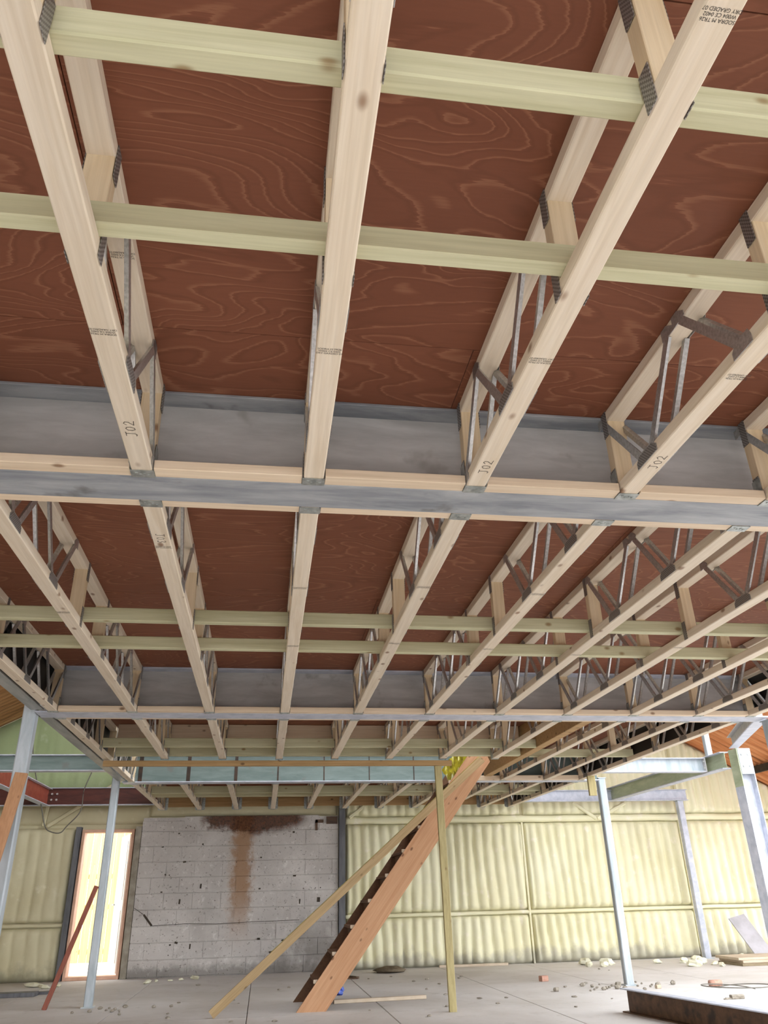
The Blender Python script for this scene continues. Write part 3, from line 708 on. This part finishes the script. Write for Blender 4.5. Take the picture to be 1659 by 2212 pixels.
# ------------------------------------------------------------------ things on the floor
fb=thing('fallen_steel_beam','rusty steel beam lying on the floor with pale top flange','beam',(3.56,8.45,0),rot=(0,0,math.radians(9.5)))
obj('top_flange',MB().bar(-.055,.055,-4.2,0,.19,.2,.002,'y'),M['steel_lav'],fb); obj('web',MB().box(-.004,.004,-4.2,-.04,.01,.19),M['rust'],fb); obj('bottom_flange',MB().bar(-.055,.055,-4.2,0,0,.01,.002,'y'),M['rust'],fb)
bs=[]
for k,(dx,mt) in enumerate(((0,'stack'),(.05,'board'),(.02,'board'))):
    tag(obj('loose_board',MB().bar(7.15+dx,9.4+dx,12.45+.06*k,13.15+.05*k,.035*k,.035*k+.034,.003,'x'),M[mt]),['lowest pale board','middle pale board','topmost pale board'][k]+' of the stack by the lavender post','board','stack of pale boards')
tag(obj('wall_board',MB().beam((8.05,13.2,0),(7.92,13.7,.62),.30,.02,(0,1,0),.003),M['greyboard']),'grey board propped near the foam wall behind the heavy post','board')
def brick(x,y,lab,s=1.,mat='brick',r=0.3):
    tag(obj('brick_fragment',MB().bar(-.05*s,.05*s,-.04*s,.04*s,0,.065*s,.008,'x'),M[mat],None,(x,y,0),rot=(0,0,r)),lab,'brick')
brick(3.75,11.53,'single pale red brick fragment alone on the open floor'); brick(4.72,10.2,'small tan cube block beside the fallen rusty beam',.6,'board',.2)
tag(obj('brick_fragment',MB().tube([(-.075,0,.035),(.075,.01,.035)],.036,8),M['brick'],None,(5.43,10.15,0),smooth=True),'round-edged red brick piece near the loop of wire','brick')
def curve_pts(fn,n): return [fn(i/n) for i in range(n+1)]
tag(obj('wire_loop',MB().tube(curve_pts(lambda t:(5.3+.34*math.cos(6.28*t*1.35)+.25*t,9.66+.36*math.sin(6.28*t*1.35),.012+.05*math.sin(3.14*t)),40),.006,5),M['cable']),'thin grey wire curled on the floor','wire')
tag(obj('dropped_clamp',MB().bar(-.07,.07,-.03,.03,0,.04,.01,'x').bar(-.13,.0,-.02,.02,0,.015,.004,'x'),M['rubble'],None,(5.03,9.0,0)),'dark metal clamp on the floor by the wire','clamp')
tag(obj('floor_batten',MB().beam((.84,10.1,.02),(1.9,10.2,.02),.07,.036,(0,0,1),.003),M['board']),'pale batten lying on the floor behind the staircase foot','batten')
tag(obj('metal_angle',MB().beam((1.18,13.4,.015),(1.42,12.9,.015),.05,.03).beam((1.02,12.93,.01),(1.42,12.9,.01),.03,.02),M['rust']),'dark metal corner frame lying near the blockwork','frame')
tag(obj('flat_steel',MB().bar(-4.2,-2.85,12.2,12.42,0,.05,.004,'x').bar(-4.1,-2.75,12.45,12.62,0.,.03,.004,'x'),M['column']),'flat dark steel offcut on the floor left of the leaning timber','steel')
tag(obj('wall_batten',MB().bar(2.9,4.05,14.22,14.27,0,.035,.003,'x'),M['board']),'pale batten at the foot of the foam wall','batten')
def lump(r,seed,fl=.6,n=7,m=5):
    V=[];F=[]
    for j in range(m+1):
        for i in range(n):
            th=math.pi*j/m; ph=2*math.pi*i/n; p=Vector((math.sin(th)*math.cos(ph),math.sin(th)*math.sin(ph),math.cos(th)))
            q=p*r*(1+.5*noise.noise(p*2.1+Vector((seed*3.7,seed,0)))); V.append((q.x,q.y,max(0,q.z*fl+r*fl*.75)))
    for j in range(m):
        for i in range(n): F.append((j*n+i,j*n+(i+1)%n,(j+1)*n+(i+1)%n,(j+1)*n+i))
    return MB().poly(V,F)
tag(obj('blue_wrapper',lump(.06,3,.8),M['blue'],None,(.98,10.93,0)),'crumpled blue wrapper behind the staircase foot','wrapper')
scr=[lump(.06,k,.6).mesh('foam_scrap',M['scrap']) for k in range(5)]
rn=random.Random(11)
spots=[(5.18,13.72),(5.46,13.5),(5.12,13.4),(5.6,13.66),(5.33,13.3),(6.3,13.5),(6.7,13.4),(6.85,13.1),(6.95,12.9),(7.0,13.55),(6.55,12.75),(6.9,12.6),(8.0,13.9),(8.3,13.8)]
for x,y in spots:
    o=link('foam_scrap',rn.choice(scr),None,(x,y,0),(0,0,rn.uniform(0,6))); s=rn.uniform(.7,1.9); o.scale=(s*1.2,s*.7,s*.9); tag(o,'white foam scrap on the floor at the foot of the cream foam wall','foam scrap','foam scraps by the cream wall')
for x,y in [(-1.15,13.82),(-1.3,13.75),(-1.5,13.7),(-.95,13.9),(-1.6,13.5)]:
    o=link('foam_scrap',rn.choice(scr),None,(x,y,0),(0,0,rn.uniform(0,6))); s=rn.uniform(.4,1.0); o.scale=(s*1.8,s*.6,s*.8); tag(o,'white foam scrap on the floor below the blockwork','foam scrap','foam scraps by the blockwork')
for x,y in [(-3.2,13.6),(-3.0,13.3),(-2.85,13.5)]:
    o=link('foam_scrap',rn.choice(scr),None,(x,y,0),(0,0,rn.uniform(0,6))); s=rn.uniform(.8,1.6); o.scale=(s*1.6,s*.7,s*.6); tag(o,'white scrap on the floor near the doorway','foam scrap','scraps near the doorway')
peb=[lump(.022,k+20,.7,6,4).mesh('rubble_piece',M['rubble']) for k in range(4)]
used=[]
def free(x,y,r=.13):
    if any((x-a)**2+(y-b)**2<r*r for a,b in used): return False
    used.append((x,y)); return True
for k in range(34):
    x=4.1+rn.gauss(.25,.32); y=10.42+rn.gauss(0,.16)
    if not free(x,y,.085): continue
    o=link('rubble_piece',rn.choice(peb),None,(x,y,0),(0,0,rn.uniform(0,6))); s=rn.uniform(.6,1.9); o.scale=(s,s,s); tag(o,'small grey rubble piece around the foot of the slim post','rubble','rubble at the slim post')
for k in range(16):
    x=-1.7+rn.gauss(0,.3); y=10.4+rn.gauss(0,.2)
    if not free(x,y,.08): continue
    o=link('rubble_piece',rn.choice(peb),None,(x,y,0),(0,0,rn.uniform(0,6))); s=rn.uniform(.5,1.5); o.scale=(s,s,s*.8); tag(o,'small rubble piece around the post by the doorway','rubble','rubble at the doorway post')
for k in range(40):
    x=rn.uniform(-1,5.2); y=rn.uniform(8.6,13)
    if not free(x,y): continue
    o=link('rubble_piece',rn.choice(peb),None,(x,y,0),(0,0,rn.uniform(0,6))); s=rn.uniform(.4,1.1); o.scale=(s*1.6,s,s*.6); tag(o,'small crumb of debris strewn on the open floor','debris','crumbs on the open floor')
pile=lump(.24,44,.2,14,6); tag(obj('grit_heap',pile,M['sand'],None,(2.02,13.75,0),smooth=True),'low heap of brown grit at the foot of the foam wall','grit')

# hanging cables by the doorway
cb=[(-3.80,2.45),(-3.754,2.156),(-3.629,1.756),(-3.508,1.408),(-3.402,1.102),(-3.299,1.02),(-3.158,1.005),(-3.07,1.104),(-2.9,1.32),(-2.894,1.619),(-2.812,1.902),(-2.8,2.0)]
def smoothpts(p,n=6):
    out=[]
    for i in range(len(p)-1):
        a=p[max(i-1,0)];b=p[i];c=p[i+1];d_=p[min(i+2,len(p)-1)]
        for k in range(n):
            t=k/n; out.append(tuple(.5*((2*b[q])+(-a[q]+c[q])*t+(2*a[q]-5*b[q]+4*c[q]-d_[q])*t*t+(-a[q]+3*b[q]-3*c[q]+d_[q])*t**3) for q in (0,1)))
    return out+[p[-1]]
tag(obj('hanging_cable',MB().tube([(x,13.6,z+HC) for x,z in smoothpts(cb)],.009,5),M['cable'],smooth=True),'grey cable looping down in front of the dark red beam','cable')
